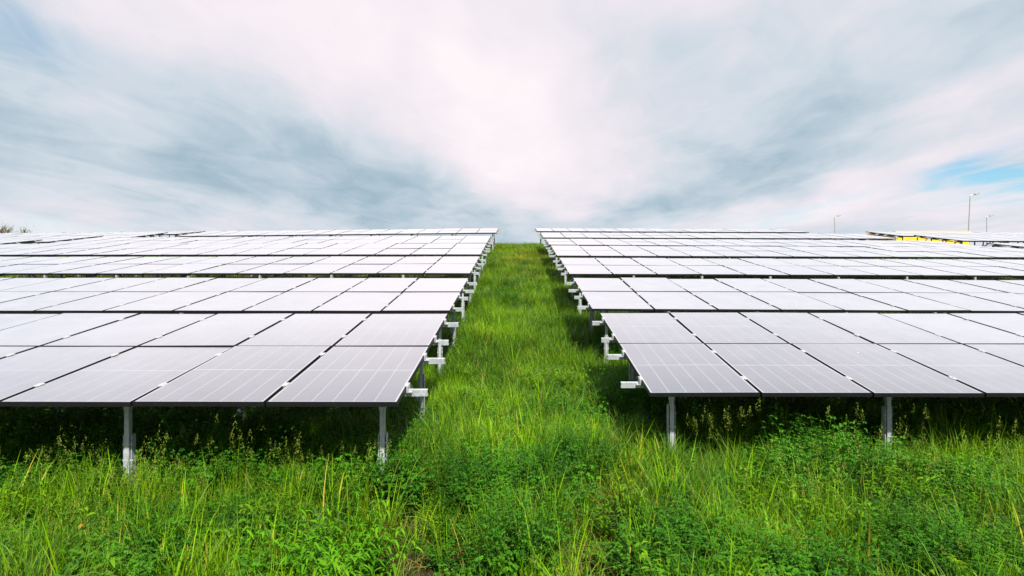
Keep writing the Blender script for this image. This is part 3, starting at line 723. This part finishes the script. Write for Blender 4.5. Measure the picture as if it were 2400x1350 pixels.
# --- flowering grass with seed heads
sm_ = [blades_mesh('s', 8, .25, .50, .0035, .006, .07, .12, [M['grass'], M['seed']], 7, 60+i, .8) for i in range(5)]
sc_ = protos('seed_grass_tuft', sm_)
P = np.concatenate([region(2600, -5.8, 5.8, 3.0, 6.2), region(500, -2.2, 2.4, 6, 16)]); P = P[inview(P)]
pr = (.03+.30*field(P, SEEDY))*np.where(P[:, 1] > 5.25, .10, 1.0)
P = P[(rng.uniform(size=len(P)) < pr) & (rng.uniform(size=len(P)) > field(P, BARE)*1.3)]
s = np.clip(rng.normal(.86, .17, len(P)), .45, 1.3)
scatter('flowering_grass', sc_, 5, place(P), rots(len(P), .07), scl3(s, 1-.3*under(P)), 'yellow-green flowering grass stems with feathery seed heads')
# --- leafy weeds
wm_ = [leafy_mesh('w', 13, .42, .22, 15, (.019, .032, .024)[i % 3], (.012, .019, .009)[i % 3], [M['weed']], 80+i, droop=(.5, .9, .3)[i % 3]) for i in range(6)]
wc = protos('weed_plant', wm_)
P = np.concatenate([region(2600, -5.8, 5.8, 2.8, 5.8), region(1500, -8, 8, 5.4, 9), region(1500, -2.2, 2.5, 8, 20), region(900, -2, 2.4, 20, 38)]); P = P[inview(P)]
pr = .07+.85*field(P, LEAFY)+.30*(fbm(P[:, 0], P[:, 1], .8, 4) > .62)+.55*under(P)*(P[:, 1] < 9)
P = P[(rng.uniform(size=len(P)) < pr) & (rng.uniform(size=len(P)) > field(P, BARE)*1.3)]
s = np.clip(rng.normal(1.0, .18, len(P)), .6, 1.5)
scatter('leafy_weeds', wc, 6, place(P), rots(len(P), .15), scl3(s, np.minimum(.45+1.25*np.clip(field(P, LEAFY), 0, 1)*vn(P[:, 0], P[:, 1], 2.0, 40)**1.3+.35*under(P), 1.6-.55*under(P))), 'low mounds of small-leaved green weeds in the grass')
# --- broader leaved herbs
bm_ = [leafy_mesh('b', 10, .36, .18, 11, .075, .022, [M['broad']], 120+i, tri=False, droop=1.1) for i in range(5)]
bc = protos('herb_plant', bm_)
P = np.concatenate([region(900, -5.8, 5.8, 3.0, 6.0), region(300, -2, 2.4, 6, 14)]); P = P[inview(P)]
pr = .10+.5*(fbm(P[:, 0], P[:, 1], 1.1, 14) > .55)
P = P[(rng.uniform(size=len(P)) < pr) & (rng.uniform(size=len(P)) > field(P, BARE)*1.2)]
s = np.clip(rng.normal(.95, .2, len(P)), .5, 1.5)
scatter('broadleaf_herbs', bc, 5, place(P), rots(len(P), .15), scl3(s, np.ones(len(P))*.9), 'scattered herbs with longer pointed leaves among the grass')
# --- dry straw
dm_ = [blades_mesh('d', 16, .08, .30, .003, .006, .09, .9, [M['straw']], 0, 140+i, 1.0) for i in range(4)]
dc = protos('straw_tuft', dm_)
P = np.concatenate([region(2200, -5.8, 5.8, 2.9, 5.8), region(700, -2.2, 2.4, 6, 36)]); P = P[inview(P)]
pr = .06+.95*np.clip(field(P, BARE)+.55*field(P, DRY), 0, 1)
P = P[rng.uniform(size=len(P)) < pr]
s = np.clip(rng.normal(1.0, .2, len(P)), .5, 1.5)
scatter('dry_grass', dc, 4, place(P), rots(len(P), .2), scl3(s, np.ones(len(P))), 'flattened straw-coloured dead grass in the thin patches')

# --- yellowing grass high up the aisle
ym_ = [blades_mesh('y', 26, .14, .40, .004, .008, .085, .25, [M['yellowing']], 0, 160+i, 1.1) for i in range(4)]
yc = protos('yellow_grass_tuft', ym_)
P = np.concatenate([region(1500, -1.6, 1.9, 9, 20), region(3800, -1.8, 2.0, 19, 38), region(700, -4, 4, 3.4, 5.6)])
P = P[rng.uniform(size=len(P)) < 1.0*np.clip(field(P, FARDRY+DRY), 0, 1)*(.35+.9*fbm(P[:, 0], P[:, 1]*.6, 1.2, 21))]
s = np.clip(rng.normal(1.0, .2, len(P)), .5, 1.5); far = np.clip((P[:, 1]-8)/20, 0, 1)
scatter('yellowing_grass', yc, 4, place(P), rots(len(P), .12), np.stack([s*(1+.8*far), s*(1+.8*far), s*.92], 1), 'yellow-orange drying grass patches up the aisle')

# ------------------------------------------------------------------ single plants one can point to
def plant(name, X, D_, label, cat, h, stems, nleaf, leaf, lw, mat_, rs, spread=.25, tri=False, droop=1.0):
    gz = float(ground_z(X, D_)); root = empty(name, (X, D_, gz)); tag(root, label, cat)
    a, b_ = leafy_mesh(name, stems, h, spread, nleaf, leaf, lw, [mat_], rs, tri=tri, droop=droop, split=True)
    obj('foliage', a, root); obj('stem', b_, root); return root
X, D_ = at_px(800, 1300, 1.78)
plant('leafy_bush', X, D_, 'bright green bush of long narrow leaves at the bottom left of centre', 'bush', .52, 52, 20, .115, .021, M['lance'], 301, .62, droop=1.2)
X, D_ = at_px(590, 1075, 1.65)
plant('dark_bush', X, D_, 'rounded shaded weed bush under the nearest left table, between its two posts', 'bush', .55, 34, 20, .030, .018, M['weed'], 302, .40, tri=True)
X, D_ = at_px(1610, 1240, 1.75)
plant('clover_bush', X, D_, 'dense small-leaved dark green bush in the foreground right of the aisle', 'bush', .46, 40, 22, .026, .018, M['weed'], 303, .45, tri=True)
def flower(px_, py_, drop, label, mat_, n=5, hh=.42, group=None):
    X, D_ = at_px(px_, py_, drop); gz = float(ground_z(X, D_)); root = empty('wildflower', (X, D_, gz)); tag(root, label, 'flower', group)
    rr = random.Random(int(px_)); st = MB(); pt = MB()
    for k in range(n):
        a = rr.uniform(0, 6.28); o_ = Vector((math.cos(a)*.05, math.sin(a)*.05, 0))*rr.random()*2; h = (CAMZ-drop-gz)*rr.uniform(.85, 1.1)+.06
        tp = o_+Vector((rr.gauss(0, .05), rr.gauss(0, .05), h)); st.tube([o_, o_.lerp(tp, .5)+Vector((.01, 0, 0)), tp], [.003, .0025, .002], 5)
        for q_ in range(14):
            b_ = q_*6.283/14; e = Vector((math.cos(b_), math.sin(b_), .25)); c_ = tp; s_ = rr.uniform(.012, .019); w = Vector((-math.sin(b_), math.cos(b_), 0))*.004
            pt.add([c_, c_+e*s_*.6-w, c_+e*s_, c_+e*s_*.6+w], [(0, 1, 2, 3)])
    obj('stem', st.mesh('stem', M['broad']), root); obj('petals', pt.mesh('petals', mat_), root)
flower(1323, 722, 1.30, 'cluster of pale cream flower heads in the aisle near the second right-hand table', M['petal'], 7)
flower(1128, 770, 1.45, 'yellow flower cluster in the aisle beside the nearest left-hand table', M['ypetal'], 8)
flower(1268, 780, 1.45, 'pale flowering clump in the middle of the aisle', M['petal'], 6)
